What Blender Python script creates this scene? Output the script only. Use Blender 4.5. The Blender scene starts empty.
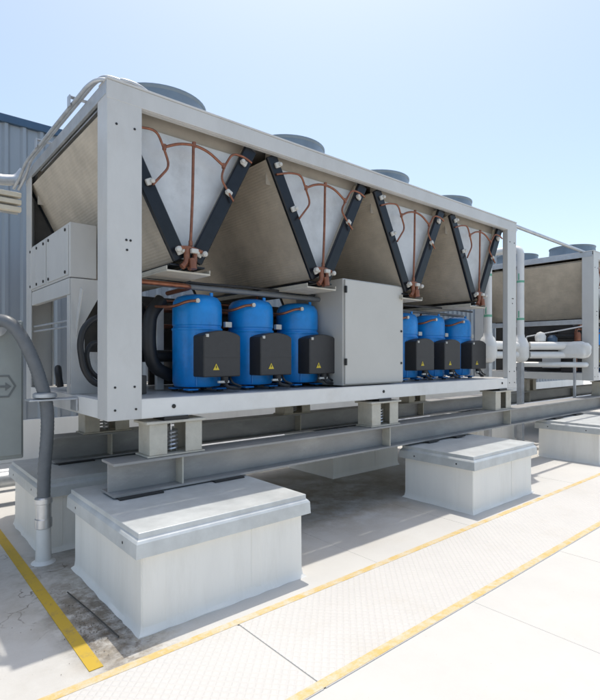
import bpy, bmesh, math, random
from mathutils import Vector, Matrix
random.seed(4)
R = math.radians
sc = bpy.context.scene
COL = sc.collection

# ------------------------------------------------------------------ materials
def nn(nt, t, **k):
    n = nt.nodes.new(t)
    for a, v in k.items(): setattr(n, a, v)
    return n

def mat(name, col, rough=.5, metal=0., var=.08, scale=6., bump=.0, bscale=60., dirt=None, dirt_amt=.0, spec=.5, stretch=(1, 1, 1), rough_var=.0):
    m = bpy.data.materials.new(name); m.use_nodes = True
    nt = m.node_tree; L = nt.links.new
    b = nt.nodes['Principled BSDF']
    b.inputs['Roughness'].default_value = rough
    b.inputs['Metallic'].default_value = metal
    b.inputs['Specular IOR Level'].default_value = spec
    geo = nn(nt, 'ShaderNodeNewGeometry')
    mp = nn(nt, 'ShaderNodeMapping'); mp.inputs['Scale'].default_value = stretch
    L(geo.outputs['Position'], mp.inputs['Vector'])
    n1 = nn(nt, 'ShaderNodeTexNoise'); n1.inputs['Scale'].default_value = scale; n1.inputs['Detail'].default_value = 6; n1.inputs['Roughness'].default_value = .65
    L(mp.outputs[0], n1.inputs['Vector'])
    rp = nn(nt, 'ShaderNodeValToRGB')
    e = rp.color_ramp.elements
    e[0].position = .3; e[1].position = .7
    lo = [max(0, c*(1-var)) for c in col]; hi = [min(1, c*(1+var)) for c in col]
    e[0].color = (*lo, 1); e[1].color = (*hi, 1)
    L(n1.outputs['Fac'], rp.inputs['Fac'])
    out = rp.outputs['Color']
    if dirt:
        n2 = nn(nt, 'ShaderNodeTexNoise'); n2.inputs['Scale'].default_value = scale*.45; n2.inputs['Detail'].default_value = 9; n2.inputs['Roughness'].default_value = .75
        L(mp.outputs[0], n2.inputs['Vector'])
        r2 = nn(nt, 'ShaderNodeValToRGB'); r2.color_ramp.elements[0].position = .52; r2.color_ramp.elements[1].position = .78
        L(n2.outputs['Fac'], r2.inputs['Fac'])
        mu = nn(nt, 'ShaderNodeMath', operation='MULTIPLY'); mu.inputs[1].default_value = dirt_amt
        L(r2.outputs['Color'], mu.inputs[0])
        mx = nn(nt, 'ShaderNodeMixRGB'); mx.inputs['Color2'].default_value = (*dirt, 1)
        L(mu.outputs[0], mx.inputs['Fac']); L(out, mx.inputs['Color1']); out = mx.outputs['Color']
    L(out, b.inputs['Base Color'])
    if rough_var:
        mr = nn(nt, 'ShaderNodeMapRange'); mr.inputs['To Min'].default_value = max(.03, rough-rough_var); mr.inputs['To Max'].default_value = min(1, rough+rough_var)
        L(n1.outputs['Fac'], mr.inputs['Value']); L(mr.outputs[0], b.inputs['Roughness'])
    if bump:
        n3 = nn(nt, 'ShaderNodeTexNoise'); n3.inputs['Scale'].default_value = bscale; n3.inputs['Detail'].default_value = 4
        L(mp.outputs[0], n3.inputs['Vector'])
        bp = nn(nt, 'ShaderNodeBump'); bp.inputs['Strength'].default_value = bump; bp.inputs['Distance'].default_value = .01
        L(n3.outputs['Fac'], bp.inputs['Height']); L(bp.outputs[0], b.inputs['Normal'])
    m['base'] = 1
    return m

M = {}
M['paint']   = mat('chiller_paint', (.53, .525, .505), .33, .0, .06, 3, .06, 140, dirt=(.33, .30, .25), dirt_amt=.35, stretch=(1, 1, .5))
M['rail']    = mat('base_rail_paint', (.70, .69, .66), .4, .0, .05, 3, .05, 140, dirt=(.42, .37, .30), dirt_amt=.35)
M['cabinet'] = mat('cabinet_paint', (.51, .495, .455), .45, .0, .03, 2, .04, 200, dirt=(.4, .37, .32), dirt_amt=.2)
M['fin']     = None
M['black']   = mat('black_header', (.008, .010, .014), .3, .0, .3, 12, spec=.35)
M['hose']    = mat('black_rubber', (.02, .02, .021), .5, .0, .2, 12, .1)
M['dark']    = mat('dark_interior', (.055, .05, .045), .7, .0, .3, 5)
M['inner']   = mat('inner_sheet', (.60, .605, .60), .45, .2, .10, 5, .05, 30, dirt=(.3, .29, .27), dirt_amt=.5)
M['band']    = mat('shroud_band', (.42, .38, .32), .6, .0, .12, 5, dirt=(.26, .2, .14), dirt_amt=.5)
M['copper']  = mat('copper', (.27, .11, .065), .4, .7, .25, 25, dirt=(.16, .07, .05), dirt_amt=.7)
M['white']   = mat('fitting_white', (.52, .51, .47), .5, .0, .1, 20)
M['fan']     = mat('fan_blue_grey', (.17, .22, .265), .38, .1, .12, 6)
M['blue']    = mat('compressor_blue', (.004, .23, .64), .34, .0, .12, 7, .05, 50, dirt=(.01, .05, .16), dirt_amt=.5)
M['tbox']    = mat('terminal_box_grey', (.035, .034, .034), .55, .0, .1, 20, .05, 200)
M['yellow']  = mat('sign_yellow', (.62, .47, .03), .5, .0, .03, 9)
M['galv']    = mat('galvanised', (.50, .52, .54), .42, .55, .14, 9, .05, 40, dirt=(.36, .35, .33), dirt_amt=.5, rough_var=.12)
M['beam']    = mat('beam_grey', (.31, .305, .295), .5, .25, .12, 5, .06, 60, dirt=(.62, .61, .58), dirt_amt=.35, stretch=(.6, 1, 1.4))
M['isol']    = mat('isolator_cream', (.50, .47, .395), .5, .0, .1, 12, .1, 90, dirt=(.30, .22, .12), dirt_amt=.45)
M['curb']    = mat('curb_membrane', (.86, .83, .765), .6, .0, .04, 2.5, .15, 14, dirt=(.60, .56, .48), dirt_amt=.5, stretch=(1.6, 1.6, .22))
M['lid']     = mat('lid_sheet', (.55, .57, .565), .42, .25, .12, 6, .06, 22, dirt=(.48, .47, .44), dirt_amt=.5, rough_var=.1)
M['wall']    = mat('cladding', (.31, .34, .37), .42, .35, .05, 1.5, .02, 30, stretch=(2, 2, .2))
M['trim']    = mat('cap_trim', (.05, .10, .17), .4, .2, .1, 4)
M['box']     = mat('box_grey_green', (.27, .29, .28), .42, .1, .06, 5, .03, 90)
M['boxline'] = mat('emblem_grey', (.13, .14, .14), .5, .0, .05, 9)
M['conduit'] = mat('conduit_grey', (.13, .14, .15), .45, .0, .1, 20)
M['cream']   = mat('tray_cream', (.72, .65, .52), .5, .0, .08, 10)
M['pipewhite'] = mat('pipe_jacket', (.70, .70, .68), .45, .05, .05, 6, .08, 16)
M['green']   = mat('band_green', (.16, .42, .29), .5, .0, .05, 9)
M['steel']   = mat('bright_steel', (.62, .63, .64), .3, .8, .1, 10)
M['bolt']    = mat('bolt_dark', (.03, .03, .03), .45, .4, .1, 10)
M['line']    = None

def fin_material():
    m = mat('coil_fins', (.50, .44, .355), .6, .15, .16, 4, 0, 30, dirt=(.33, .285, .215), dirt_amt=.5)
    nt = m.node_tree; L = nt.links.new; b = nt.nodes['Principled BSDF']
    geo = nn(nt, 'ShaderNodeNewGeometry')
    w = nn(nt, 'ShaderNodeTexWave'); w.bands_direction = 'Y'; w.inputs['Scale'].default_value = 26
    w2 = nn(nt, 'ShaderNodeTexWave'); w2.bands_direction = 'Z'; w2.inputs['Scale'].default_value = 14
    L(geo.outputs['Position'], w.inputs['Vector']); L(geo.outputs['Position'], w2.inputs['Vector'])
    ad = nn(nt, 'ShaderNodeMath', operation='ADD'); L(w.outputs['Fac'], ad.inputs[0]); L(w2.outputs['Fac'], ad.inputs[1])
    bp = nn(nt, 'ShaderNodeBump'); bp.inputs['Strength'].default_value = .35; bp.inputs['Distance'].default_value = .004
    L(ad.outputs[0], bp.inputs['Height']); L(bp.outputs[0], b.inputs['Normal'])
    return m
M['fin'] = fin_material()

def line_material(name, col, under, wear):
    m = bpy.data.materials.new(name); m.use_nodes = True
    nt = m.node_tree; L = nt.links.new; b = nt.nodes['Principled BSDF']; b.inputs['Roughness'].default_value = .6
    geo = nn(nt, 'ShaderNodeNewGeometry')
    n = nn(nt, 'ShaderNodeTexNoise'); n.inputs['Scale'].default_value = 9; n.inputs['Detail'].default_value = 10; n.inputs['Roughness'].default_value = .8
    L(geo.outputs['Position'], n.inputs['Vector'])
    r = nn(nt, 'ShaderNodeValToRGB'); r.color_ramp.elements[0].position = wear; r.color_ramp.elements[1].position = wear+.2
    r.color_ramp.elements[0].color = (*col, 1); r.color_ramp.elements[1].color = (*under, 1)
    L(n.outputs['Fac'], r.inputs['Fac']); L(r.outputs[0], b.inputs['Base Color'])
    return m
M['line'] = line_material('line_paint', (.56, .40, .14), (.56, .51, .41), .42)
M['line2'] = line_material('old_line_paint', (.50, .335, .03), (.22, .18, .10), .52)

M['line3'] = line_material('faded_line_paint', (.55, .47, .32), (.56, .54, .5), .32)

def roof_material():
    m = bpy.data.materials.new('roof_membrane'); m.use_nodes = True
    nt = m.node_tree; L = nt.links.new; b = nt.nodes['Principled BSDF']
    b.inputs['Roughness'].default_value = .65
    geo = nn(nt, 'ShaderNodeNewGeometry'); pos = geo.outputs['Position']
    def noise(s, d=8, ro=.65, vec=pos):
        n = nn(nt, 'ShaderNodeTexNoise'); n.inputs['Scale'].default_value = s; n.inputs['Detail'].default_value = d; n.inputs['Roughness'].default_value = ro
        L(vec, n.inputs['Vector']); return n.outputs['Fac']
    def ramp(f, p0, p1, c0=(0, 0, 0, 1), c1=(1, 1, 1, 1)):
        r = nn(nt, 'ShaderNodeValToRGB'); e = r.color_ramp.elements
        e[0].position = p0; e[1].position = p1; e[0].color = c0; e[1].color = c1
        L(f, r.inputs['Fac']); return r.outputs['Color']
    def math_(op, a, c):
        n = nn(nt, 'ShaderNodeMath', operation=op)
        for i, v in enumerate((a, c)):
            if isinstance(v, (int, float)): n.inputs[i].default_value = v
            else: L(v, n.inputs[i])
        return n.outputs[0]
    out = ramp(noise(1.3), .3, .7, (.51, .50, .475, 1), (.56, .55, .52, 1))
    def mix(fac, col):
        nonlocal out
        x = nn(nt, 'ShaderNodeMixRGB'); x.inputs['Color2'].default_value = (*col, 1)
        L(fac, x.inputs['Fac']); L(out, x.inputs['Color1']); out = x.outputs['Color']
    # general light soiling
    mix(math_('MULTIPLY', ramp(noise(2.7, 10, .75), .5, .75), .22), (.5, .46, .38))
    def stain(cx, cy, rx, ry, s, lo, hi, col, amt):
        mp = nn(nt, 'ShaderNodeMapping'); mp.inputs['Location'].default_value = (-cx/rx, -cy/ry, 0); mp.inputs['Scale'].default_value = (1/rx, 1/ry, 0)
        L(pos, mp.inputs['Vector'])
        ln = nn(nt, 'ShaderNodeVectorMath', operation='LENGTH'); L(mp.outputs[0], ln.inputs[0])
        body = ramp(ln.outputs['Value'], .35, 1.0, (1, 1, 1, 1), (0, 0, 0, 1))
        v = math_('MULTIPLY', body, ramp(noise(s, 10, .7), lo, hi))
        mix(math_('MULTIPLY', v, amt), col)
    stain(3.9, 4.2, 1.9, 1.2, 2.2, .40, .60, (.24, .19, .12), .9)       # dried puddle under the unit
    stain(3.6, 4.0, 1.4, .8, 5, .5, .62, (.24, .18, .11), .7)
    stain(3.2, 4.5, 3.4, 2.0, 1.1, .36, .66, (.33, .28, .21), .7)
    stain(1.0, 3.4, .8, 1.5, 1.6, .40, .66, (.34, .31, .26), .6)
    stain(.5, 3.6, .8, 1.6, 2.2, .46, .68, (.38, .36, .32), .5)
    stain(6.8, 4.2, 1.6, 1.2, 2.2, .45, .62, (.34, .29, .2), .55)
    stain(1.0, 3.05, .26, .85, 8, .36, .60, (.075, .062, .045), .95)
    stain(1.08, 3.0, .3, .9, 22, .47, .60, (.13, .10, .07), .8)        # moss and grit by the yellow line
    stain(1.05, 3.7, .5, .9, 4, .45, .62, (.25, .22, .17), .75)
    stain(1.4, 4.2, .9, .5, 5, .48, .62, (.22, .19, .15), .6)
    stain(1.15, 2.68, .45, .18, 7, .4, .6, (.42, .36, .27), .6)
    # wandering cracks and lifted membrane laps close to the curb
    v = nn(nt, 'ShaderNodeTexVoronoi', feature='DISTANCE_TO_EDGE'); v.inputs['Scale'].default_value = 2.3
    wn = nn(nt, 'ShaderNodeTexNoise'); wn.inputs['Scale'].default_value = 3.; wn.inputs['Detail'].default_value = 5
    L(pos, wn.inputs['Vector'])
    vm = nn(nt, 'ShaderNodeVectorMath', operation='MULTIPLY_ADD'); vm.inputs[1].default_value = (.55, .55, .55); L(wn.outputs['Color'], vm.inputs[0]); L(pos, vm.inputs[2])
    L(vm.outputs[0], v.inputs['Vector'])
    crack = ramp(v.outputs['Distance'], .004, .014, (1, 1, 1, 1), (0, 0, 0, 1))
    mp = nn(nt, 'ShaderNodeMapping'); mp.inputs['Location'].default_value = (-1.0/.7, -3.9/1.0, 0); mp.inputs['Scale'].default_value = (1/.7, 1/1.0, 0)
    L(pos, mp.inputs['Vector'])
    ln = nn(nt, 'ShaderNodeVectorMath', operation='LENGTH'); L(mp.outputs[0], ln.inputs[0])
    mix(math_('MULTIPLY', math_('MULTIPLY', math_('MULTIPLY', crack, ramp(noise(3.3, 3), .48, .56)), ramp(ln.outputs['Value'], .5, 1., (1, 1, 1, 1), (0, 0, 0, 1))), .8), (.12, .1, .08))
    # small droppings of grit
    mix(math_('MULTIPLY', ramp(noise(38, 3, .6), .70, .76), .45), (.3, .27, .22))
    L(out, b.inputs['Base Color'])
    bp = nn(nt, 'ShaderNodeBump'); bp.inputs['Strength'].default_value = .25; bp.inputs['Distance'].default_value = .02
    L(math_('ADD', noise(7, 5), math_('MULTIPLY', noise(60, 3), .25)), bp.inputs['Height']); L(bp.outputs[0], b.inputs['Normal'])
    return m
M['roof'] = roof_material()

def walk_material():
    m = mat('walkway_tread', (.55, .535, .51), .6, .0, .03, 2, 0, 30, dirt=(.47, .43, .36), dirt_amt=.5)
    nt = m.node_tree; L = nt.links.new; b = nt.nodes['Principled BSDF']
    geo = nn(nt, 'ShaderNodeNewGeometry')
    mp = nn(nt, 'ShaderNodeMapping'); mp.inputs['Rotation'].default_value = (0, 0, R(45)); mp.inputs['Scale'].default_value = (1, 1, 0)
    L(geo.outputs['Position'], mp.inputs['Vector'])
    v = nn(nt, 'ShaderNodeTexVoronoi', distance='CHEBYCHEV'); v.inputs['Scale'].default_value = 26; v.inputs['Randomness'].default_value = .0
    L(mp.outputs[0], v.inputs['Vector'])
    r = nn(nt, 'ShaderNodeValToRGB'); r.color_ramp.elements[0].position = .3; r.color_ramp.elements[1].position = .48
    r.color_ramp.elements[0].color = (1, 1, 1, 1); r.color_ramp.elements[1].color = (0, 0, 0, 1)
    L(v.outputs['Distance'], r.inputs['Fac'])
    bp = nn(nt, 'ShaderNodeBump'); bp.inputs['Strength'].default_value = .55; bp.inputs['Distance'].default_value = .005
    L(r.outputs[0], bp.inputs['Height']); L(bp.outputs[0], b.inputs['Normal'])
    return m
M['walk'] = walk_material()

# ------------------------------------------------------------------ mesh helpers
class MB:
    """collects shapes in world coordinates; build() links them as ONE mesh object"""
    def __init__(s): s.bm = bmesh.new(); s.mi = 0; s.mats = []
    def use(s, key):
        if key not in s.mats: s.mats.append(key)
        s.mi = s.mats.index(key); return s
    def _merge(s, t, smooth=False):
        for f in t.faces: f.material_index = s.mi; f.smooth = smooth
        me = bpy.data.meshes.new('t'); t.to_mesh(me); t.free()
        s.bm.from_mesh(me); bpy.data.meshes.remove(me)
        return s
    def box(s, x0, x1, y0, y1, z0, z1, bev=.004, rot=None, piv=None):
        t = bmesh.new()
        bmesh.ops.create_cube(t, size=1)
        for v in t.verts:
            v.co = Vector(((x0+x1)/2+v.co.x*(x1-x0), (y0+y1)/2+v.co.y*(y1-y0), (z0+z1)/2+v.co.z*(z1-z0)))
        if bev: bmesh.ops.bevel(t, geom=t.edges[:], offset=min(bev, abs(x1-x0)*.45, abs(y1-y0)*.45, abs(z1-z0)*.45), segments=2, affect='EDGES', profile=.5)
        if rot is not None:
            p = Vector(piv); mt = Matrix.Translation(p) @ rot @ Matrix.Translation(-p)
            bmesh.ops.transform(t, matrix=mt, verts=t.verts)
        return s._merge(t)
    def slab(s, a, b, w, y0, y1, bev=.003, off=0):
        """plate running in the XZ plane from a to b, w thick, y0..y1 deep"""
        a = Vector((a[0], 0, a[1])); b = Vector((b[0], 0, b[1])); d = (b-a); n = Vector((-d.z, 0, d.x)).normalized()
        a = a+n*off; b = b+n*off
        pts = [a-n*w/2, b-n*w/2, b+n*w/2, a+n*w/2]
        return s.prism([(p.x, p.z) for p in pts], 'Y', y0, y1, bev)
    def prism(s, poly, axis, lo, hi, bev=0):
        t = bmesh.new()
        def P(p, h):
            if axis == 'X': return (h, p[0], p[1])
            if axis == 'Y': return (p[0], h, p[1])
            return (p[0], p[1], h)
        A = [t.verts.new(P(p, lo)) for p in poly]; B = [t.verts.new(P(p, hi)) for p in poly]
        t.faces.new(A); t.faces.new(B[::-1])
        n = len(poly)
        for i in range(n): t.faces.new((A[i], B[i], B[(i+1) % n], A[(i+1) % n]))
        bmesh.ops.recalc_face_normals(t, faces=t.faces)
        if bev: bmesh.ops.bevel(t, geom=t.edges[:], offset=bev, segments=1, affect='EDGES')
        return s._merge(t)
    def tube(s, pts, r, n=12, sub=4, cap=True):
        """round tube through the points, corners rounded"""
        P = [Vector(p) for p in pts]
        if len(P) > 2 and sub:
            Q = [P[0]]
            for i in range(1, len(P)-1):
                a, b, c = P[i-1], P[i], P[i+1]
                k = min((b-a).length, (c-b).length)*.45
                k = min(k, r*6)
                s0 = b+(a-b).normalized()*k; s1 = b+(c-b).normalized()*k
                for j in range(sub+1):
                    u = j/sub
                    Q.append(s0*(1-u)**2+b*2*u*(1-u)+s1*u*u)
            Q.append(P[-1]); P = Q
        t = bmesh.new(); rings = []
        up = None
        for i, p in enumerate(P):
            d = (P[min(i+1, len(P)-1)]-P[max(i-1, 0)]).normalized()
            if up is None:
                up = Vector((0, 0, 1)) if abs(d.z) < .9 else Vector((1, 0, 0))
            e1 = (up-d*up.dot(d)).normalized(); up = e1; e2 = d.cross(e1)
            rr = r[i] if isinstance(r, list) else r
            rings.append([t.verts.new(p+(e1*math.cos(2*math.pi*k/n)+e2*math.sin(2*math.pi*k/n))*rr) for k in range(n)])
        for a, b in zip(rings, rings[1:]):
            for k in range(n):
                f = t.faces.new((a[k], a[(k+1) % n], b[(k+1) % n], b[k]))
        if cap: t.faces.new(rings[0][::-1]); t.faces.new(rings[-1])
        bmesh.ops.recalc_face_normals(t, faces=t.faces)
        s._merge(t, True)
        return s
    def lathe(s, prof, c, n=32, axis='Z'):
        t = bmesh.new(); rings = []
        for r, h in prof:
            ring = []
            for k in range(n):
                a = 2*math.pi*k/n; x, y = r*math.cos(a), r*math.sin(a)
                v = {'Z': (x, y, h), 'Y': (x, h, y), 'X': (h, x, y)}[axis]
                ring.append(t.verts.new(Vector(c)+Vector(v)))
            rings.append(ring)
        for a, b in zip(rings, rings[1:]):
            for k in range(n): t.faces.new((a[k], a[(k+1) % n], b[(k+1) % n], b[k]))
        if prof[0][0] > 1e-4: t.faces.new(rings[0][::-1])
        if prof[-1][0] > 1e-4: t.faces.new(rings[-1])
        bmesh.ops.remove_doubles(t, verts=t.verts, dist=1e-5)
        bmesh.ops.recalc_face_normals(t, faces=t.faces)
        s._merge(t, True)
        return s
    def each(s, name, parent):
        """every separate piece becomes an object of its own"""
        bm = s.bm; bm.verts.index_update(); seen = set(); out = []
        bm.verts.ensure_lookup_table()
        for v in bm.verts:
            if v in seen: continue
            st = [v]; seen.add(v); isl = [v]
            while st:
                q = st.pop()
                for e in q.link_edges:
                    w_ = e.other_vert(q)
                    if w_ not in seen: seen.add(w_); st.append(w_); isl.append(w_)
            n = MB(); n.mats = list(s.mats); mp_ = {q: n.bm.verts.new(q.co) for q in isl}
            fs = set(f for q in isl for f in q.link_faces)
            for f in fs:
                g = n.bm.faces.new([mp_[q] for q in f.verts]); g.material_index = f.material_index; g.smooth = f.smooth
            out.append(n.build(name, None, parent))
        bm.free(); return out
    def build(s, name, mats=None, parent=None, origin=None):
        """mesh coordinates are re-based on the root thing's origin"""
        o_ = Vector((0, 0, 0))
        if parent is not None:
            q = parent
            while q is not None: o_ = o_+q.location; q = q.parent
        if origin is not None and parent is None: o_ = Vector(origin)
        for v in s.bm.verts: v.co -= o_
        me = bpy.data.meshes.new(name); s.bm.to_mesh(me); s.bm.free()
        for k in (s.mats or [mats]): me.materials.append(M[k])
        # sharp edges by angle so caps and corners stay crisp on smooth parts
        bm = bmesh.new(); bm.from_mesh(me)
        for e in bm.edges:
            if len(e.link_faces) == 2 and e.calc_face_angle(0) > R(40): e.smooth = False
        bm.to_mesh(me); bm.free()
        o = bpy.data.objects.new(name, me); COL.objects.link(o)
        if parent is not None: o.parent = parent
        elif origin is not None: o.location = origin
        return o

def mb(key): return MB().use(key)
def tag(o, label, cat, group=None):
    o['label'] = label; o['category'] = cat
    if group: o['group'] = group
    return o
def thing(name, loc, label, cat, group=None):
    o = bpy.data.objects.new(name, None); COL.objects.link(o); o.location = loc; o.empty_display_size = .2
    return tag(o, label, cat, group)
def structure(o): o['kind'] = 'structure'; return o
def copy_tree(o, off, parent=None, skip=()):
    c = o.copy(); COL.objects.link(c)
    if parent is None: c.location = o.location+Vector(off)
    else: c.parent = parent
    for ch in o.children:
        if ch.name.split('.')[0] not in skip: copy_tree(ch, off, c)
    return c

# ------------------------------------------------------------------ setting
b = mb('roof'); t = bmesh.new()
for x, y in ((-150, -150), (200, -150), (200, 200), (-150, 200)): t.verts.new((x, y, 0))
t.verts.ensure_lookup_table(); t.faces.new(t.verts[:]); b._merge(t); structure(b.build('roof_deck'))
WY0, WY1 = 1.74, 2.54
for x0, x1 in ((-4.0, 1.637), (1.65, 7.4), (7.412, 13.2), (13.212, 19)):
    structure(mb('walk').box(x0, x1, WY0, WY1, -.01, .006, .002).build('walkway'))
# painted lines
structure(mb('line').box(-4, 19, WY0+.004, WY0+.058, .005, .0078, 0).build('yellow_line'))
structure(mb('line').box(-4, 19, WY1-.058, WY1-.004, .005, .0078, 0).build('yellow_line'))
structure(mb('line2').box(.835, .905, WY1+.06, 6.4, -.01, .004, 0).build('yellow_line'))

for x in (-2.6, -.75, 2.95, 4.25, 6.65, 8.5, 10.35, 12.2):
    structure(mb('roof').box(x, x+.11, -8, 8.43, -.01, .0014, 0).build('roof_seam'))

# ------------------------------------------------------------------ screen wall
WY = 8.5
w = thing('screen_wall', (7, WY, 0), 'pale blue grey ribbed metal screen wall with dark cap behind the chillers', 'wall')
x = -5.; poly = []
while x < 23:
    poly += [(x, WY), (x+.035, WY-.035), (x+.075, WY-.035), (x+.11, WY)]
    x += .24
poly = poly+[(23, WY), (23, WY+.08), (-5, WY+.08)]
mb('wall').prism(poly, 'Z', .62, 5.02).build('cladding', None, w)
mb('trim').box(-5, 23, WY-.06, WY+.12, 5.02, 5.14, .01).build('cap_trim', None, w)
mb('curb').box(-5, 23, WY-.06, WY+.1, 0, .62, .01).build('base_kerb', None, w)

# ------------------------------------------------------------------ curbs
def curb(x0, x1, y0, y1, zt, label):
    c = thing('roof_curb', ((x0+x1)/2, (y0+y1)/2, 0), label, 'curb', 'white roof curbs carrying the beams')
    o = .045
    m = mb('curb'); t = bmesh.new()
    # slightly flared membrane wrapped box with uneven foot
    L0 = []
    for z, g in ((-.01, .026), (.006, .022), (.022, .008), (.06, .002), (zt-.05, 0)):
        ring = []
        for (xa, ya), (xb, yb) in zip(((x0+o, y0+o), (x1-o, y0+o), (x1-o, y1-o), (x0+o, y1-o)), ((x1-o, y0+o), (x1-o, y1-o), (x0+o, y1-o), (x0+o, y0+o))):
            for k in range(12):
                u = k/12; px, py = xa+(xb-xa)*u, ya+(yb-ya)*u
                dx = px-(x0+x1)/2; dy = py-(y0+y1)/2
                gx = g*(1+random.uniform(-.3, .3)) if z < .03 else g
                ex = math.copysign(1, dx) if abs(abs(dx)-((x1-x0)/2-o)) < 1e-4 else 0
                ey = math.copysign(1, dy) if abs(abs(dy)-((y1-y0)/2-o)) < 1e-4 else 0
                ring.append(t.verts.new((px+ex*gx+random.uniform(-.0018, .0018), py+ey*gx+random.uniform(-.0018, .0018), z)))
        L0.append(ring)
    for a, d in zip(L0, L0[1:]):
        for k in range(48): t.faces.new((a[k], a[(k+1) % 48], d[(k+1) % 48], d[k]))
    t.faces.new(L0[-1])
    bmesh.ops.recalc_face_normals(t, faces=t.faces)
    m._merge(t, True); m.build('curb_body', None, c)
    for ya in (y0+o, ):
        mb('curb').box(x0+o+.006, x0+o+.15, ya-.0045, ya+.01, .04, zt-.14, .002).build('membrane_lap', None, c)
        mb('curb').box((x0+x1)/2+.16, (x0+x1)/2+.24, ya-.0045, ya+.01, .04, zt-.14, .002).build('membrane_lap', None, c)
    l = mb('lid')
    l.box(x0+.02, x1-.02, y0+.02, y1-.02, zt-.06, zt, .004)                # raised upper sheet
    # folded skirt with a sloping shoulder
    p = .0
    for (a0, a1, b0, b1) in ((x0, x1, y0, y1),):
        t = bmesh.new(); rs = []
        for z, g in ((zt-.135, -.004), (zt-.055, 0), (zt-.042, .008), (zt-.030, .021)):
            rs.append([t.verts.new(v) for v in ((a0+g, b0+g, z), (a1-g, b0+g, z), (a1-g, b1-g, z), (a0+g, b1-g, z))])
        for q, d in zip(rs, rs[1:]):
            for k in range(4): t.faces.new((q[k], q[(k+1) % 4], d[(k+1) % 4], d[k]))
        t.faces.new(rs[0][::-1]); t.faces.new(rs[-1])
        bmesh.ops.recalc_face_normals(t, faces=t.faces)
        l._merge(t)
    l.build('lid', None, c)
    s = mb('bolt')
    for yy in (y0+.2, y1-.2):
        s.lathe([(.009, 0), (.009, -.004), (.0, -.006)], (x0+.001, yy, zt-.095), 8, 'X')
    sc_ = s.each('screw', c)
    return c
curb(1.12, 2.40, 2.70, 3.98, .59, 'nearest white roof curb with grey metal lid under the beam end, front row')
curb(4.53, 5.88, 2.66, 3.58, .58, 'white roof curb in the front row, second from the left, beside the walkway')
curb(8.00, 9.40, 2.70, 3.65, .58, 'white roof curb in the front row at the right edge, between the two chillers')
curb(11.5, 12.9, 2.70, 3.65, .58, 'white roof curb of the front row beneath the far chiller')
curb(1.00, 2.36, 4.33, 5.40, .59, 'white rear roof curb with metal lid right behind the grey conduit stub')
curb(4.50, 5.90, 4.62, 5.60, .58, 'white rear roof curb in the shade under the middle of the chiller')
curb(8.00, 9.40, 4.62, 5.60, .58, 'white rear roof curb between the chillers beneath the white pipes')

# ------------------------------------------------------------------ beams
def ibeam(yc, x0, x1, z0, z1, w, label, stiff):
    r = thing('steel_beam', ((x0+x1)/2, yc, z0), label, 'beam', 'long steel beams on the curbs')
    tf, tw = .016, .012
    h = w/2; poly = [(yc-h, z0), (yc+h, z0), (yc+h, z0+tf), (yc+tw/2, z0+tf), (yc+tw/2, z1-tf), (yc+h, z1-tf), (yc+h, z1), (yc-h, z1), (yc-h, z1-tf), (yc-tw/2, z1-tf), (yc-tw/2, z0+tf), (yc-h, z0+tf)]
    mb('beam').prism(poly, 'X', x0, x1).build('beam_section', None, r)
    for sx in stiff:
        for sgn in (-1, 1):
            a, d = sorted((yc+sgn*(tw/2), yc+sgn*(h-.008)))
            mb('isol').box(sx-.006, sx+.006, a, d, z0+tf, z1-tf, .001).build('stiffener', None, r)
    # base clips and shims on the lids
    return r
ISX = (1.765, 4.19, 6.72)
BZ0, BZ1, BY = .602, .835, 3.58
FB = ibeam(BY, 1.275, 18.5, BZ0, BZ1, .24, 'long grey steel beam on the front curbs, nearer of the two', (1.80, 4.23, 6.86, 10.6, 13.0))
RB = ibeam(5.05, 1.275, 18.5, BZ0, BZ1, .24, 'long grey steel beam on the rear curbs, farther of the two', (1.80, 4.23, 6.86, 10.6, 13.0))
for r, yb in ((FB, BY), (RB, 5.05)):
    for (xa, xb) in ((1.30, 1.62), (2.05, 2.32), (4.85, 5.05), (5.4, 5.6), (8.2, 8.5), (9.0, 9.3)):
        mb('bolt').box(xa, xb, yb-.17, yb+.17, .5902, .602, .001).build('shim_plate', None, r)

# ------------------------------------------------------------------ isolators
def isolator(cx, cy, label):
    z0, z1 = BZ1, 1.128
    r = thing('spring_isolator', (cx, cy, z0), label, 'isolator', 'spring isolators between beam and base')
    mb('isol').box(cx-.235, cx+.235, cy-.11, cy+.11, z0+.002, z0+.014, .002).build('foot_plate', None, r)
    for s in (-1, 1):
        m = mb('isol')
        xa, xb = (cx-.215, cx-.075) if s < 0 else (cx+.075, cx+.215)
        m.box(xa, xb, cy-.10, cy-.088, z0+.015, z1-.05, .003)
        m.box(xa, xb, cy+.088, cy+.10, z0+.015, z1-.05, .003)
        xo = xa if s < 0 else xb-.012
        m.box(xo, xo+.012, cy-.088, cy+.088, z0+.015, z1-.05, .002)
        m.build('housing', None, r)
    m = mb('steel'); pts = []
    for k in range(85):
        a = k/84*2*math.pi*5.2; pts.append((cx+.048*math.cos(a), cy+.048*math.sin(a), z0+.02+(z1-z0-.09)*k/84*.78))
    m.tube(pts, .0085, 6, 0); m.build('spring', None, r)
    m = mb('steel').lathe([(.012, z0+.02), (.012, z1-.05)], (cx, cy, 0), 10); m.lathe([(.03, z1-.085), (.03, z1-.07)], (cx, cy, 0), 6); m.build('adjusting_bolt', None, r)
    mb('isol').box(cx-.245, cx+.245, cy-.12, cy+.12, z1-.048, z1-.030, .003).build('top_plate', None, r)
    mb('bolt').box(cx-.10, cx+.10, cy-.10, cy+.10, z1-.0295, z1, .003).build('rubber_pad', None, r)
    return r
names = ('left', 'middle', 'right')
isolator(ISX[0], BY+.02, 'cream spring isolator with visible coil spring on the front beam above the nearest curb')
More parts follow.
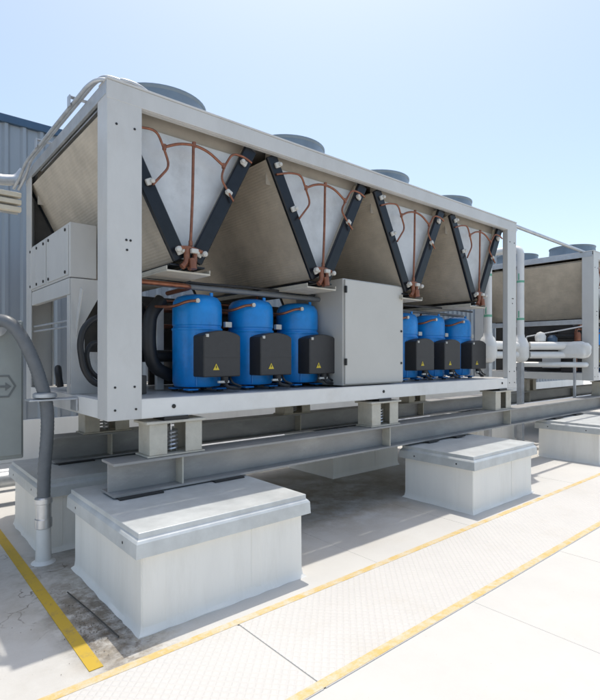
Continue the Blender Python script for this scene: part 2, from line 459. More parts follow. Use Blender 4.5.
isolator(ISX[1], BY+.02, 'cream spring isolator on the front beam below the grey electric cabinet')
isolator(ISX[2], BY+.02, 'cream spring isolator on the front beam at the foot of the far right post')
isolator(ISX[0], 5.05, 'spring isolator on the rear beam just behind the nearest curb')
isolator(ISX[1], 5.05, 'spring isolator on the rear beam under the middle of the chiller')
isolator(ISX[2], 5.05, 'spring isolator on the rear beam under the right end of the chiller')
isolator(10.7, BY+.02, 'spring isolator on the front beam under the far chiller')
isolator(10.7, 5.05, 'spring isolator on the rear beam under the far chiller')

# ------------------------------------------------------------------ chiller
X0, X1, Y0, Y1 = 1.25, 7.10, 3.51, 5.87
ZB, ZR, ZT = 1.13, 1.265, 3.50
CH = thing('chiller', ((X0+X1)/2, (Y0+Y1)/2, ZB), 'large near air cooled chiller with four open V coils and blue compressors on front beam', 'chiller', 'air cooled chillers in a row on the roof')
def P(m, name, parent=None): return m.build(name, None, parent or CH)

# base frame: C-section rails
for y0, y1, s in ((Y0, Y0+.09, 1), (Y1-.09, Y1, -1)):
    m = mb('rail'); yf = y0 if s > 0 else y1
    f0, f1 = sorted((yf, yf+s*.006))
    m.box(X0+.0, X1, f0, f1, ZB+.003, ZR-.003, .002)
    m.box(X0, X1, *sorted((yf+s*.0, yf+s*.085)), ZR-.0032, ZR+.003, .002)
    m.box(X0, X1, *sorted((yf+s*.0, yf+s*.085)), ZB-.003, ZB+.0032, .002)
    P(m, 'base_rail')
for x0, s in ((X0-.002, 1), (X1+.002, -1)):
    m = mb('rail'); m.box(*sorted((x0, x0+s*.008)), Y0+.01, Y1-.01, ZB+.001, ZR-.001, .002)
    m.box(*sorted((x0+s*.001, x0+s*.09)), Y0+.09, Y1-.09, ZR-.012, ZR-.004, .002)
    P(m, 'end_rail')
for cx in (2.7, 4.2, 5.7):
    P(mb('paint').box(cx-.05, cx+.05, Y0+.095, Y1-.095, ZB+.01, ZR-.02, .003), 'cross_member')
P(mb('paint').box(X0+.1, X1-.1, Y0+.095, Y1-.095, ZR-.015, ZR-.006, .0), 'floor_pan')
for hx in ISX:
    P(mb('bolt').lathe([(.016, .002), (.016, -.006), (.0, -.010)], (hx-.02, Y0, ZB+.072), 10, 'Y'), 'base_bolt')
# corner posts (folded channels, broad face to the front)
for xa, xb in ((X0, X0+.245), (X1-.25, X1)):
    for ya, yb, s in ((Y0-.004, Y0+.20, 1), (Y1-.20, Y1+.004, -1)):
        m = mb('paint')
        yf = ya if s > 0 else yb
        m.box(xa, xb, *sorted((yf, yf+s*.012)), ZB-.004, ZT-.06, .006)
        xo = xa if xa < 3 else xb
        sg = 1 if xa < 3 else -1
        m.box(*sorted((xo-sg*.003, xo+sg*.010)), *sorted((yf+s*.001, yf+s*.20)), ZB-.002, ZT-.062, .004)
        xi = xb if xa < 3 else xa
        m.box(*sorted((xi-sg*.010, xi)), *sorted((yf+s*.002, yf+s*.07)), ZR, ZT-.062, .003)
        p = P(m, 'corner_post')
        k = mb('bolt')
        for (dx, z) in ((.13, 2.40), (.16, 2.40), (.135, 2.33), (.05, 1.36), (.19, 1.36), (.05, 1.2), (.2, 1.2), (.06, 3.2), (.19, 3.2)):
            k.lathe([(.0085, 0), (.0085, -.004), (0, -.006)] if s > 0 else [(.0085, 0), (.0085, .004), (0, .006)], (xa+dx, yf, z), 8, 'Y')
        k.each('rivet', p)
# top rails: long C rails with overhanging lip
for y0, s in ((Y0, 1), (Y1, -1)):
    m = mb('paint')
    m.box(X0-.008, X1+.008, *sorted((y0-s*.006, y0+s*.006)), 3.365, ZT-.006, .004)
    m.box(X0-.008, X1+.008, *sorted((y0-s*.012, y0+s*.16)), ZT-.0058, ZT+.010, .004)
    m.box(X0+.0, X1-.0, *sorted((y0+s*.007, y0+s*.055)), 3.360, 3.370, .002)
    tr = P(m, 'top_rail')
    k = mb('steel')
    for i in range(10):
        k.lathe([(.012, .010), (.012, .020), (.004, .024)], (X0+.4+i*.56, y0+s*.03, ZT), 6)
    k.each('bolt_head', tr)
for x0, s in ((X0, 1), (X1, -1)):
    m = mb('galv'); m.box(*sorted((x0-s*.006, x0+s*.02)), Y0+.02, Y1-.02, 3.40, ZT-.007, .004)
    m.box(*sorted((x0, x0+s*.1)), Y0+.17, Y1-.17, ZT-.005, ZT+.008, .003)
    P(m, 'end_top_rail')
P(mb('paint').box(X0+.105, X1-.105, Y0+.165, Y1-.165, ZT-.012, ZT+.004, 0), 'fan_deck')

VC = [1.90, 3.32, 4.74, 6.16]
VT, VA = 3.352, 2.33
for c in VC:
    # plenum band behind the rail
    P(mb('band').box(c-.585, c+.585, Y0+.165, Y0+.18, 3.14, ZT-.02, .002), 'plenum_band')
    P(mb('band').box(c-.585, c+.585, Y1-.18, Y1-.165, 3.14, ZT-.02, .002), 'plenum_band')
    for s in (-1, 1):
        a = (c+s*.065, VA); t_ = (c+s*.595, VT)
        coil = P(mb('fin').slab(a, t_, .085, Y0+.0965, Y1-.0965, .002, off=-s*.0), 'condenser_coil')
        for y0, y1 in ((Y0+.056, Y0+.096), (Y1-.096, Y1-.056)):
            m = mb('black').slab(a, (t_[0]+s*.006, t_[1]+.012), .118, y0, y1, .008)
            m.build('coil_header', None, coil)
        # bottom edge channel of the coil
        mb('black').box(c+s*.10-.05, c+s*.10+.05, Y0+.07, Y1-.07, VA-.052, VA-.038, .002).build('edge_channel', None, coil)
        for u in (.05, .58, .93):
            k = mb('white')
            if s > 0 and u > .9: u = .86
            if c < 2 and s < 0 and u > .5: u = .52 if u < .9 else .56
            if c < 2 and s < 0 and u == .56: continue
            x = a[0]+(t_[0]-a[0])*u; z = a[1]+(t_[1]-a[1])*u
            k.box(x-.028-s*.012, x+.028-s*.012, Y0+.03, Y0+.056, z-.024, z+.024, .008, Matrix.Rotation(R(27*s), 4, 'Y'), (x, Y0, z))
            k.lathe([(.016, .02), (.018, -.012), (.010, -.02)], (x-s*.03, Y0+.03, z+.012), 10, 'Y')
            k.build('pipe_clamp', None, coil)
    # light sheet closing the V, set back
    for y in (Y0+.145, Y1-.149):
        P(mb('inner').prism([(c-.07, VA+.02), (c+.07, VA+.02), (c+.555, 3.30), (c-.555, 3.30)], 'Y', y, y+.004), 'partition_sheet')
    # drip channel along the bottom of the V
    P(mb('isol').box(c-.19, c+.19, Y0+.05, Y1-.05, VA-.105, VA-.09, .004).box(c-.19, c-.182, Y0+.05, Y1-.05, VA-.09, VA-.062, .002).box(c+.182, c+.19, Y0+.05, Y1-.05, VA-.09, VA-.062, .002), 'drip_channel')
    # copper pipework on the front of the V
    y = Y0+.045
    m = mb('copper')
    m.tube([(c+.035, y, 3.235), (c+.028, y, 2.85), (c+.01, y, 2.46), (c-.02, y+.01, 2.36)], .0115, 10)
    m.tube([(c-.21, y, 3.155), (c-.09, y, 3.215), (c+.04, y, 3.24), (c+.17, y, 3.22), (c+.31, y, 3.14)], .011, 10)
    j = lambda: random.uniform(-.018, .018)
    m.tube([(c-.56, y, 3.20), (c-.40+j(), y, 3.25), (c-.27, y, 3.265), (c-.215, y, 3.15), (c-.16+j(), y, 3.02), (c-.31, y-.02, 2.845)], .0095, 10)
    m.tube([(c+.57, y-.03, 3.22), (c+.50, y-.03, 3.25), (c+.385, y-.02, 3.26), (c+.315, y, 3.13), (c+.27+j(), y, 3.03), (c+.395, y-.02, 2.86)], .0095, 10)
    m.tube([(c-.115, y-.02, 2.405), (c-.02, y-.03, 2.42), (c+.10, y-.02, 2.40)], .016, 10)
    m.tube([(c-.035, y-.025, 2.41), (c-.04, y-.03, 2.30), (c-.08, y-.03, 2.262)], .024, 12)
    m.tube([(c+.035, y-.02, 2.41), (c+.03, y-.03, 2.30), (c-.02, y-.03, 2.255)], .020, 12)
    m.tube([(c-.0, y-.05, 2.33), (c-.0, y-.06, 2.25)], .03, 12)
    for (x, z) in ((.04, 3.24), (-.21, 3.155), (.31, 3.14), (.01, 2.46)):
        m.lathe([(.016, -.02), (.016, .02)], (c+x, y, z), 10)
    cp = P(m, 'copper_pipework')
    k = mb('white'); k.lathe([(.022, 0), (.022, -.03), (.012, -.04)], (c-.11, y-.02, 2.395), 10, 'Y'); k.lathe([(.022, 0), (.022, -.03), (.012, -.04)], (c+.115, y-.02, 2.385), 10, 'Y')
    k.box(c-.015, c+.045, y-.07, y-.03, 2.375, 2.41, .006)
    k.each('pipe_clamp', cp)
    # fans: two per V on the deck
    for yc in (4.13, 5.25):
        m = mb('fan')
        m.lathe([(.445, .004), (.445, .03), (.405, .06), (.395, .20), (.402, .225), (.418, .228), (.418, .212), (.408, .20), (.42, .05), (.445, .004)], (c, yc, ZT), 48)
        fan = P(m, 'fan_shroud')
        g = mb('fan')
        for r in (.08, .14, .20, .26, .32, .375): 
            g.tube([(c+r*math.cos(2*math.pi*q/28), yc+r*math.sin(2*math.pi*q/28), ZT+.222) for q in range(29)], .004, 5, 0, False)
        for q in range(8):
            a = math.pi*q/8; g.tube([(c-.40*math.cos(a), yc-.40*math.sin(a), ZT+.218), (c+.40*math.cos(a), yc+.40*math.sin(a), ZT+.218)], .004, 5, 0)
        g.build('fan_guard', None, fan)
        g = mb('dark'); g.lathe([(.09, .08), (.09, .16), (.06, .18)], (c, yc, ZT), 20)
        for q in range(5):
            g.box(c+.08, c+.37, yc-.09, yc+.09, ZT+.115, ZT+.122, .0, Matrix.Rotation(2*math.pi*q/5, 4, 'Z') @ Matrix.Rotation(R(22), 4, 'X'), (c, yc, ZT+.12))
        g.build('fan_rotor', None, fan)
        
# dark sheet across the rear void seen past the end coil
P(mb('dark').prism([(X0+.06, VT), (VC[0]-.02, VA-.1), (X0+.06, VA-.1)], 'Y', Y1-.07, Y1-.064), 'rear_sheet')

# compressors
def compressor(cx, cy):
    z = ZR
    m = mb('blue')
    m.lathe([(.02, .0), (.205, .02), (.22, .06), (.222, .52), (.222, .525), (.216, .53), (.216, .56), (.222, .565), (.222, .72), (.214, .775), (.185, .815), (.12, .838), (.04, .845), (.0, .846)], (cx, cy, z+.025), 36)
    m.lathe([(.223, .515), (.227, .52), (.227, .535), (.223, .54)], (cx, cy, z+.025), 36)
    for a in range(4):
        q = R(45+90*a); m.box(cx+math.cos(q)*.2-.05, cx+math.cos(q)*.2+.05, cy+math.sin(q)*.2-.05, cy+math.sin(q)*.2+.05, z+.016, z+.03, .004)
    m.box(cx+.06, cx+.09, cy-.13, cy-.11, z+.85, z+.885, .004)
    cpr = P(m, 'compressor')
    k = mb('hose')
    for a in range(4):
        q = R(45+90*a); k.lathe([(.03, .0), (.03, .016)], (cx+math.cos(q)*.21, cy+math.sin(q)*.21, z), 12)
    k.each('rubber_mount', cpr)
    yf, yb = cy-.355, cy-.17
    bx0, bx1 = cx-.135, cx+.235
    zb, zt = 1.40, 1.755
    m = mb('tbox')
    n = 10; poly = [(bx0, zb), (bx1, zb)]
    for q in range(n+1):
        u = q/n; poly.append((bx1-(bx1-bx0)*u, zt+.045*math.sin(math.pi*u)**.7 if 0 < u < 1 else zt))
    m.prism(poly, 'Y', yf, yb, .008)
    m.prism([(bx0+.0, zt-.19), (bx1, zt-.19), (bx1, zt-.186), (bx0, zt-.186)], 'Y', yf-.002, yf+.01)
    m.build('terminal_box', None, cpr)
    # warning triangle with a black flash
    tx, tz = bx0+.12, zb+.085; h = .05
    m = mb('yellow').prism([(tx-h*.62, tz-h*.5), (tx+h*.62, tz-h*.5), (tx, tz+h*.6)], 'Y', yf-.0035, yf-.0005)
    m.use('bolt').prism([(tx-.002, tz+.014), (tx+.006, tz+.014), (tx+.002, tz+.001), (tx+.008, tz+.001), (tx-.005, tz-.018), (tx-.001, tz-.004), (tx-.008, tz-.004)], 'Y', yf-.0042, yf-.0036)
    m.build('warning_label', None, cpr)
    # cable gland and cables below the box
    m = mb('hose')
    m.lathe([(.035, 0), (.035, -.05), (.025, -.07)], (cx+.10, yf+.05, zb+.002), 12)
    m.tube([(cx+.10, yf+.05, zb-.05), (cx+.10, yf+.0, zb-.09), (cx+.2, yf+.02, zb-.105), (cx+.3, yf+.12, zb-.11)], .016, 8)
    m.tube([(cx+.16, yf+.06, zb), (cx+.17, yf+.03, zb-.06), (cx+.26, yf+.03, zb-.09)], .01, 8)
    m.lathe([(.05, 0), (.05, .05)], (cx-.20, cy-.02, 1.62), 14, 'X')
    m.each('cable_gland', cpr)
    mb('blue').box(cx-.12, cx-.108, cy-.195, cy-.185, 1.32, 1.78, .002, Matrix.Rotation(R(-8), 4, 'Z'), (cx-.12, cy-.19, 1.5)).build('weld_seam', None, cpr)
    mb('hose').tube([(bx1-.02, yf+.12, zb+.2), (bx1+.06, yf+.15, zb+.22), (bx1+.09, yf+.3, zb+.05), (bx1+.12, yf+.45, 1.32)], .012, 8).build('power_cable', None, cpr)
    m = mb('white'); m.box(cx+.22, cx+.29, cy-.13, cy-.09, 1.845, 1.895, .004); m.box(bx0+.02, bx0+.045, yf-.012, yf+.01, zt-.015, zt+.012, .003)
    m.box(cx+.02, cx+.13, yf+.02, yf+.04, zb-.055, zb-.035, .002)
    m.lathe([(.02, 0), (.02, -.03)], (cx-.11, cy-.185, 2.06), 10, 'Y')
    m.each('white_fitting', cpr)
    m = mb('copper'); m.tube([(cx-.11, cy-.2, 2.06), (cx-.20, cy-.2, 2.05), (cx-.30, cy-.12, 2.0), (cx-.34, cy+.15, 2.02)], .013, 10)
    m.build('discharge_pipe', None, cpr)
CY = 4.10
for cx in (2.27, 2.86, 3.46, 5.20, 5.80, 6.46): compressor(cx, CY)
# header pipes, evaporator and clutter behind the compressors
mb('conduit').tube([(1.6, 3.98, 2.185), (3.7, 3.98, 2.185)], .024, 12).tube([(4.7, 4.12, 2.17), (6.7, 4.12, 2.17)], .02, 12).each('header_pipe', CH)
mb('copper').tube([(1.5, 3.85, 2.17), (2.1, 3.85, 2.17), (2.1, 4.35, 2.16)], .021, 12).tube([(1.55, 4.5, 2.02), (3.9, 4.5, 2.02)], .026, 12).tube([(2.57, 4.3, 2.04), (2.57, 4.6, 2.04)], .03, 10).each('liquid_pipe', CH)
m = mb('hose').lathe([(.0, 0), (.18, .03), (.27, .10), (.27, 3.65), (.18, 3.72), (0, 3.75)], (2.3, 4.86, 1.64), 28, 'X')
P(m, 'evaporator')
m = mb('dark'); m.prism([(1.62, 1.62), (2.3, 1.62), (2.3, ZR), (6.2, ZR), (6.2, 2.22), (1.62, 2.22)], 'Y', 5.2, 5.24); P(m, 'inner_shade_sheet')  # added dark sheet, its colour stands in for deep shade in the bay
m = mb('hose'); m.tube([(2.02, 4.3, 2.09), (1.9, 4.28, 1.96), (1.88, 4.27, 1.70), (1.93, 4.29, 1.48), (2.12, 4.33, 1.40)], .06, 14)
m.tube([(1.6, 4.4, 2.06), (1.85, 4.4, 2.06), (1.95, 4.5, 1.9), (1.95, 4.6, 1.6)], .05, 12)
m.each('suction_hose', CH)
m = mb('hose'); m.tube([(1.50, 4.2, 1.91), (1.38, 4.2, 1.885), (1.30, 4.2, 1.80), (1.275, 4.2, 1.67), (1.305, 4.2, 1.47), (1.38, 4.2, 1.36), (1.5, 4.2, 1.33)], .026, 12)
m.tube([(1.5, 4.25, 1.70), (1.38, 4.25, 1.69), (1.34, 4.25, 1.60), (1.37, 4.25, 1.45), (1.5, 4.27, 1.36)], .02, 12)
m.tube([(1.32, 4.9, 1.3), (1.30, 4.9, 1.42), (1.32, 4.98, 1.48), (1.36, 5.1, 1.42), (1.36, 5.1, 1.3)], .03, 10)
m.each('cable_loop', CH)
for y in (4.42,):
    P(mb('inner').box(1.95+(y-3.9)*.15, 2.02+(y-3.9)*.15, y, y+.05, ZR, 2.15, .004), 'inner_strut')
# more pipework in the compressor bays
for xa, xb in ((1.75, 3.62), (4.7, 6.75)):
    P(mb('hose').tube([(xa, 4.42, 1.58), (xb, 4.42, 1.58)], .055, 14), 'suction_manifold')
    P(mb('copper').tube([(xa+.1, 4.46, 1.86), (xb-.05, 4.46, 1.86)], .022, 10), 'oil_line')
    P(mb('hose').tube([(xa, 4.0, 2.235), (xa+.5, 4.01, 2.225), (xa+1.0, 4.0, 2.238), (xb, 4.0, 2.228)], .013, 8), 'wiring_harness')
    P(mb('tbox').lathe([(.02, -.14), (.05, -.11), (.05, .11), (.02, .14)], (xa+.78, 4.46, 2.1), 14, 'X'), 'filter_drier')
    P(mb('copper').tube([(xa+.3, 4.46, 2.1), (xa+1.4, 4.46, 2.1), (xa+1.45, 4.46, 2.22)], .014, 10), 'drier_line')
P(mb('dark').box(1.55, 1.75, 4.0, 4.2, ZR, 1.42, .01), 'junction_box')
P(mb('pipewhite').box(1.62, 1.68, 4.25, 4.6, 1.34, 1.56, .01), 'white_duct')
# electric cabinet
cab = P(mb('cabinet').box(3.67, 4.635, Y0+.115, 4.37, 1.275, 2.375, .008), 'electric_cabinet')
mb('cabinet').box(3.685, 4.62, Y0+.092, Y0+.1148, 1.29, 2.362, .006).build('cabinet_door', None, cab)
for z in (2.26, 1.52):
    mb('bolt').box(3.674, 3.70, Y0+.078, Y0+.1, z-.035, z+.035, .004).build('hinge', None, cab)
for z in (2.235, 1.50, 1.86):
    mb('bolt').lathe([(.013, 0), (.013, -.008), (.007, -.011)], (4.585, Y0+.092, z), 12, 'Y').build('lock', None, cab)
# end boxes, gusset and braces on the left end
bx = P(mb('paint').box(X0+.008, X0+.225, 4.40, 5.10, 2.235, 2.69, .006), 'end_box')
mb('paint').box(X0+.0, X0+.0078, 4.43, 5.075, 2.255, 2.67, .003).build('box_cover', None, bx)
bx2 = P(mb('paint').box(X0+.008, X0+.225, 5.105, 5.80, 2.235, 2.69, .006), 'end_box')
mb('paint').box(X0+.0, X0+.0078, 5.13, 5.775, 2.255, 2.67, .003).build('box_cover', None, bx2)
for o_, ys in ((bx, (4.50, 5.02)), (bx2, (5.2, 5.45, 5.70))):
    m = mb('bolt')
    for y in ys:
        for z in (2.285, 2.64): m.lathe([(.014, 0), (.014, -.008), (0, -.01)], (X0+.0, y, z), 8, 'X')
    m.each('cover_bolt', o_)
P(mb('paint').box(X0+.0, X0+.05, 4.40, Y1-.22, 2.09, 2.225, .004), 'end_bearer')
P(mb('paint').prism([(1.262, 2.225), (1.50, 2.225), (1.50, 2.10), (1.37, 1.86), (1.37, 1.58), (1.50, 1.34), (1.50, ZR), (1.262, ZR)], 'Y', 4.385, 4.393, .0015), 'gusset_plate')
P(mb('paint').box(X0+.004, X0+.012, 4.394, 4.47, ZR, 2.088, .002), 'gusset_flange')
P(mb('paint').slab((0, 0), (1, 0), .01, 0, .01) if False else mb('paint').box(X0+.05, X0+.058, 4.58, 4.64, 1.27, 2.2, .002, Matrix.Rotation(R(24), 4, 'X'), (X0, 4.6, 1.3)), 'brace')
mb('galv').tube([(X0+.03, 4.4, 1.83), (X0+.03, 5.7, 1.83)], .009, 8).tube([(X0+.03, 4.4, 1.88), (X0+.03, 5.7, 1.88)], .009, 8).each('tie_rod', CH)
P(mb('inner').box(1.75, 1.80, 4.75, 5.5, ZR, 2.05, .003), 'inner_panel')

# far chiller: copy of the near one
C2 = copy_tree(CH, (8.78, 0, 0), None, ('end_box', 'gusset_plate', 'gusset_flange', 'cable_loop', 'brace', 'end_bearer', 'tie_rod', 'inner_panel'))
P(mb('galv').box(X0+8.78, X0+8.83, Y0+.2, Y1-.2, 2.17, 2.26, .004), 'coil_end_rail', C2)
P(mb('dark').box(X0+9.3, X0+9.32, Y0+.3, Y1-.2, 1.27, 2.2, 0), 'end_dark_sheet', C2)  # dark sheet across the end bay below the coil
P(mb('hose').tube([(X0+9.1, 3.8, 1.95), (X0+9.05, 4.6, 1.98), (X0+9.1, 5.4, 1.95)], .05, 12), 'end_hose', C2)
P(mb('copper').tube([(X0+9.0, 3.9, 1.3), (X0+9.0, 3.9, 2.1), (X0+9.25, 3.9, 2.1)], .025, 12), 'end_pipe', C2)
C2['label'] = 'far air cooled chiller with beige coil end and dark fans at the right edge'

# ------------------------------------------------------------------ conduits over the left end
r = thing('conduit_pair', (X0, 4.6, ZT), 'pair of thin galvanised conduits along the top left end of the near chiller', 'conduit')
for dx, dz in ((-.075, -.005), (-.03, .030), (.06, .030)):
    mb('galv').tube([(X0+dx-.03, 5.95, 3.33), (X0+dx, 5.80, 3.42), (X0+dx, 5.55, ZT+dz), (X0+dx, 3.70, ZT+dz), (X0+dx+.03, 3.56-dx*.3, ZT+dz+.01), (X0+dx+.16, 3.535-dx*.3, ZT+max(dz, .028)), (X0+dx+.28, 3.56, ZT+.012)], .015, 12, 6).build('tube', None, r)
for y in (5.05, 4.05):
    mb('galv').box(X0-.10, X0+.11, y-.022, y+.022, ZT+.046, ZT+.054, .002).build('clamp', None, r)
    mb('galv').box(X0-.104, X0-.094, y-.03, y+.03, ZT-.03, ZT+.056, .002).build('clamp_plate', None, r)
# tray and pipe leaving the rear left corner
r = thing('cable_tray', (.2, 5.98, 3.2), 'cream slotted cable tray of three rails leaving the rear left corner', 'tray')
for k in range(3):
    mb('cream').box(-2.5, 1.22, 5.95, 6.02, 3.10+k*.075, 3.148+k*.075, .006).build('tray_rail', None, r)
mb('galv').box(-2.5, 1.2, 6.022, 6.04, 3.08, 3.32, .003).build('tray_back', None, r)
mb('galv').box(-1.65, -1.55, 6.042, 6.12, 0, 3.32, .004).build('post', None, r)
tag(mb('galv').tube([(-2.5, 5.93, 3.39), (1.05, 5.93, 3.39), (1.18, 5.93, 3.42), (1.24, 5.90, 3.515)], .055, 16).build('metal_pipe', None, None, (0, 5.93, 3.39)), 'shiny grey metal pipe lying above the cream cable tray', 'pipe')

# ------------------------------------------------------------------ disconnect box with conduit
r = thing('electrical_box', (.45, 4.62, 0), 'grey green electrical box with embossed hexagon emblem at the left edge', 'electrical box')
mb('box').box(-.05, .93, 4.47, 4.84, .77, 1.86, .012).build('enclosure', None, r)
mb('box').box(-.03, .915, 4.452, 4.4695, .80, 1.835, .006).build('box_door', None, r)
m = mb('boxline')
def ring(cx, cz, r0, r1, n, rot=0):
    for k in range(n):
        a0, a1 = rot+2*math.pi*k/n, rot+2*math.pi*(k+1)/n
        m.prism([(cx+r0*math.cos(a0), cz+r0*math.sin(a0)), (cx+r1*math.cos(a0), cz+r1*math.sin(a0)), (cx+r1*math.cos(a1), cz+r1*math.sin(a1)), (cx+r0*math.cos(a1), cz+r0*math.sin(a1))], 'Y', 4.4475, 4.4515)
ring(.775, 1.345, .085, .10, 6)
m.box(.715, .80, 4.4475, 4.4515, 1.335, 1.352, 0)
m.prism([(.80, 1.375), (.84, 1.343), (.80, 1.312)], 'Y', 4.4475, 4.4515)
m.build('emblem', None, r)
for x in (.06, .55): mb('galv').box(x, x+.05, 4.86, 4.91, 0, 1.9, .004).build('leg', None, r)
mb('galv').box(.06, .6, 4.842, 4.858, 1.2, 1.26, .002).build('strut', None, r)

r = thing('flexible_conduit', (1.02, 4.22, 0), 'thick grey flexible conduit bending down from electrical box to white roof stub', 'conduit')
pth = [(.70, 4.34, 1.845), (.78, 4.25, 1.83), (.86, 4.22, 1.73), (.94, 4.21, 1.55), (1.0, 4.21, 1.36), (1.035, 4.21, 1.2), (1.04, 4.21, 1.0), (1.02, 4.215, .7), (1.015, 4.22, .44)]
# corrugated skin: resample path finely with alternating radius
fine = []
for i in range(len(pth)-1):
    p0, p1, p2, p3 = [Vector(pth[min(max(j, 0), len(pth)-1)]) for j in (i-1, i, i+1, i+2)]
    for k in range(16):
        u = k/16
        fine.append(.5*((2*p1)+(p2-p0)*u+(2*p0-5*p1+4*p2-p3)*u*u+(3*p1-3*p2+p3-p0)*u**3))
fine.append(Vector(pth[-1]))
mb('conduit').tube(fine, [.046+(.002 if k % 2 else 0) for k in range(len(fine))], 16, 0).build('conduit_hose', None, r)
mb('galv').lathe([(.075, 1.26), (.085, 1.265), (.085, 1.29), (.07, 1.30)], (1.022, 4.21, 0), 20).build('collar', None, r)
mb('steel').lathe([(.052, .50), (.064, .49), (.064, .455), (.056, .45), (.056, .34), (.062, .335), (.062, .27), (.05, .26)], (1.015, 4.22, 0), 20).build('coupling', None, r)
mb('pipewhite').lathe([(.052, .28), (.055, .10), (.058, .02), (.085, .004), (.09, -.004)], (1.015, 4.22, 0), 20).build('roof_stub', None, r)
mb('galv').box(.90, 1.245, 4.14, 4.29, 1.238, 1.252, .003).box(1.23, 1.244, 4.14, 4.29, 1.15, 1.237, .002).build('bracket', None, r)
mb('galv').lathe([(.055, .0), (.075, -.005), (.075, -.05), (.055, -.055)], (.73, 4.452, 1.80), 18, 'Y').build('box_connector', None, r)

# ------------------------------------------------------------------ white chilled water pipes beyond the right end
def vpipe(x, y, label, elbow_z, bottom):
    r = thing('water_pipe', (x, y, 0), label, 'pipe', 'white jacketed water pipes between the chillers')
    mb('pipewhite').tube([(x, y, 1.68), (x, y, elbow_z-.3), (x, y, elbow_z), (x, y+.3, elbow_z), (x, WY-.05, elbow_z)], .066, 18, 8).build('pipe', None, r)
    m = mb('pipewhite').lathe([(.0, -.24), (.06, -.235), (.115, -.20), (.15, -.13), (.15, .04), (.152, .05), (.15, .06), (.145, .10), (.11, .19), (.075, .23), (.07, .28)], (x, y, 1.70), 22); m.build('insulated_elbow', None, r)
    mb('galv').box(x-.05, x+.05, y-.05, y+.05, 0, 1.46, .006).build('pipe_stand', None, r)
    for z in (2.25, 2.95):
        m = mb('green').lathe([(.0675, z), (.0675, z+.04)], (x, y, 0), 18)
        m.box(x-.0695, x-.0675, y-.010, y+.012, z+.05, z+.17, 0); m.build('green_band', None, r)
    tx, ty = (9.10, 4.50) if x < 9 else (9.95, 3.85)
    mb('pipewhite').tube([(x+.1, y-(.0 if x < 9 else .12), 1.77), (tx, ty, 1.77)], .075, 16).tube([(x+.1, y-(.0 if x < 9 else .12), 1.60), (tx, ty, 1.60)], .065, 16).each('branch_pipe', r)
    return r
vpipe(8.10, 4.50, 'white vertical water pipe with bulky wrapped elbow seen just inside the right post', 3.45, 1)
vpipe(9.28, 4.50, 'white vertical water pipe with wrapped elbow standing right of the right post', 3.60, 1)
m = mb('pipewhite')
t = bmesh.new(); bmesh.ops.create_icosphere(t, subdivisions=4, radius=1)
from mathutils import noise as mnoise
for v in t.verts:
    k = 1+.18*mnoise.noise(v.co*2.1); q = Vector((math.copysign(abs(v.co.x)**.6, v.co.x), math.copysign(abs(v.co.y)**.6, v.co.y), math.copysign(abs(v.co.z)**.6, v.co.z)))
    v.co = Vector((9.89+q.x*.10*k, 3.78+q.y*.27*k, 1.69+q.z*.15*k))
m._merge(t, True)
r = thing('wrapped_valve', (9.89, 3.78, 1.3), 'bulky white wrapped valve body beside the end of the far chiller', 'valve')
m.build('jacket', None, r)
mb('galv').box(9.87, 9.91, 3.76, 3.80, 0, 1.55, .003).build('stand', None, r)
mb('pipewhite').tube([(9.5, 4.7, 1.42), (9.9, 3.62, 1.42), (9.98, 3.62, 1.42)], .05, 12).build('bypass_pipe', None, r)
mb('trim').lathe([(0, 1.80), (.07, 1.81), (.09, 1.86), (.09, 1.92), (.04, 1.97), (0, 1.97)], (9.82, 4.15, 0), 16).build('actuator', None, r)
mb('galv').tube([(9.62, 4.55, 1.9), (9.62, 4.55, 1.95), (9.85, 3.62, 2.12)], .014, 8).build('sensor_tube', None, r)
mb('pipewhite').lathe([(0, 1.84), (.09, 1.86), (.10, 1.95), (.06, 2.02), (0, 2.04)], (9.66, 4.3, 0), 16).build('valve_cap', None, r)
mb('copper').lathe([(.05, 1.86), (.05, 1.98), (.03, 2.02)], (9.89, 3.72, 0), 12).build('valve_stem', None, r)
# tube spanning the tops of the two chillers
r = thing('span_conduit', (8.5, 3.75, ZT), 'thin grey conduit spanning the tops of the two chillers', 'conduit')
mb('galv').tube([(6.95, 3.72, ZT+.10), (7.25, 3.72, ZT+.07), (10.2, 3.72, ZT+.02)], .028, 12).build('tube', None, r)
mb('galv').box(7.115, 7.42, 3.64, 3.80, ZT-.03, ZT-.015, .003).build('bracket', None, r)

# pipes under the unit, along the rear
PB = [('long grey roof pipe low under the chiller, nearer of two', 6.15, .26, .085), ('long grey roof pipe low under the chiller, farther of two', 6.75, .20, .06)]
for lb, y, z, rad in PB:
    r = thing('roof_pipe', (8, y, 0), lb, 'pipe', 'roof pipes running behind the chillers')
    mb('galv').tube([(.2, y, z), (19, y, z)], rad, 16).build('pipe', None, r)
    for k in range(6):
        x = 1.5+k*3.1; mb('curb').box(x-.07, x+.07, y-.16, y+.16, 0, z-rad-.002, .006).build('support_block', None, r)

tag(mb('dark').tube([(1.00, 3.55, .012), (1.035, 3.15, .014), (1.06, 2.80, .012)], .004, 8, 3).build('thin_rod', None, None, (1.03, 3.15, 0)), 'thin dark rod lying on the roof beside the nearest curb', 'rod')

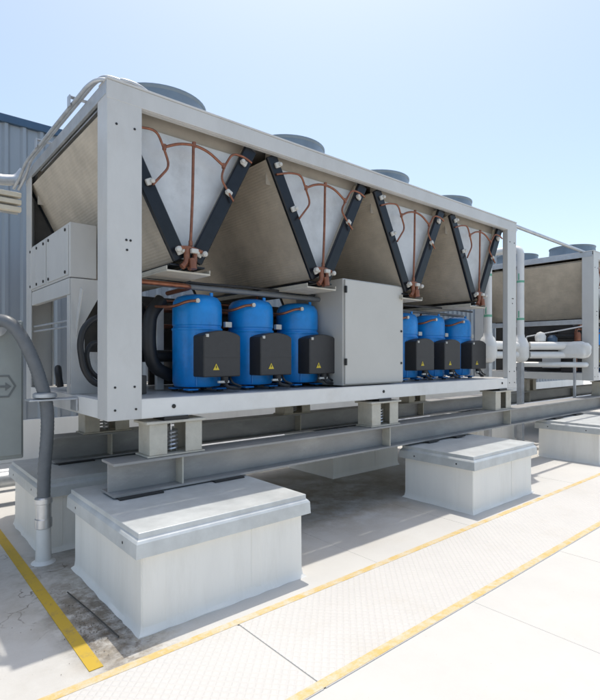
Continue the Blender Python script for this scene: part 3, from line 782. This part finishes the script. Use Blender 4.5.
# grit and bits of dead moss along the old yellow line
M['grit'] = mat('grit', (.16, .125, .085), .8, .0, .6, 40)
m = mb('grit'); t = bmesh.new()
for k in range(260):
    y = random.triangular(2.66, 3.75, 3.0); x = .915+abs(random.gauss(0, .07))
    if random.random() < .15: x, y = random.uniform(.5, 1.2), random.uniform(2.65, 4.4)
    if x > 1.12 and y < 4: continue
    r0 = random.uniform(.0012, .0042); n = 5; a0 = random.random()*6
    lo = [t.verts.new((x+r0*random.uniform(.5, 1.3)*math.cos(a0+k2*6.283/n), y+r0*random.uniform(.5, 1.8)*math.sin(a0+k2*6.283/n), .004)) for k2 in range(n)]
    tp = t.verts.new((x, y, .004+r0*random.uniform(.4, .9)))
    for k2 in range(n): t.faces.new((lo[k2], lo[(k2+1) % n], tp))
m._merge(t); g = tag(m.build('grit', None, None, (1, 3.2, 0)), 'dark grit and moss scattered along the old yellow line', 'debris'); g['kind'] = 'stuff'

# ------------------------------------------------------------------ camera
cam = bpy.data.cameras.new('camera'); co = bpy.data.objects.new('camera', cam); COL.objects.link(co)
cam.sensor_fit = 'HORIZONTAL'; cam.sensor_width = 36; cam.lens = 36*504/600
cam.shift_y = 6/600; cam.clip_end = 1000
co.location = (0, 0, 1.58); co.rotation_euler = (R(90), 0, -math.atan2(.6494, .7604))
sc.camera = co

# ------------------------------------------------------------------ light
SX, SY = .20, .182
sd = Vector((SX, SY, 1)).normalized()
elev = math.asin(sd.z); az = math.atan2(sd.x, sd.y)
sun = bpy.data.lights.new('sun', 'SUN'); sun.energy = 2.0; sun.angle = R(.53); sun.color = (1, .945, .86)
so = bpy.data.objects.new('sun', sun); COL.objects.link(so)
so.rotation_euler = (-sd).to_track_quat('-Z', 'Y').to_euler(); so.location = (5, 5, 20)
wd = bpy.data.worlds.new('World'); sc.world = wd; wd.use_nodes = True
nt = wd.node_tree; bg = nt.nodes['Background']
sky = nt.nodes.new('ShaderNodeTexSky'); sky.sky_type = 'NISHITA'; sky.sun_disc = False
sky.sun_elevation = elev; sky.sun_rotation = az; sky.air_density = .9; sky.dust_density = 2.4; sky.ozone_density = 1.0; sky.altitude = 50
tint = nt.nodes.new('ShaderNodeMixRGB'); tint.blend_type = 'MULTIPLY'; tint.inputs['Fac'].default_value = 1
tint.inputs['Color2'].default_value = (1.02, 1.0, .915, 1)      # the greenish cast of the photographed sky
nt.links.new(sky.outputs[0], tint.inputs['Color1']); nt.links.new(tint.outputs[0], bg.inputs['Color']); bg.inputs['Strength'].default_value = .15

sc.view_settings.view_transform = 'Standard'; sc.view_settings.look = 'None'
sc.view_settings.exposure = .76; sc.view_settings.gamma = 1; sc.view_settings.use_curve_mapping = False
sc.render.engine = 'CYCLES'
sc.cycles.max_bounces = 8; sc.cycles.diffuse_bounces = 5
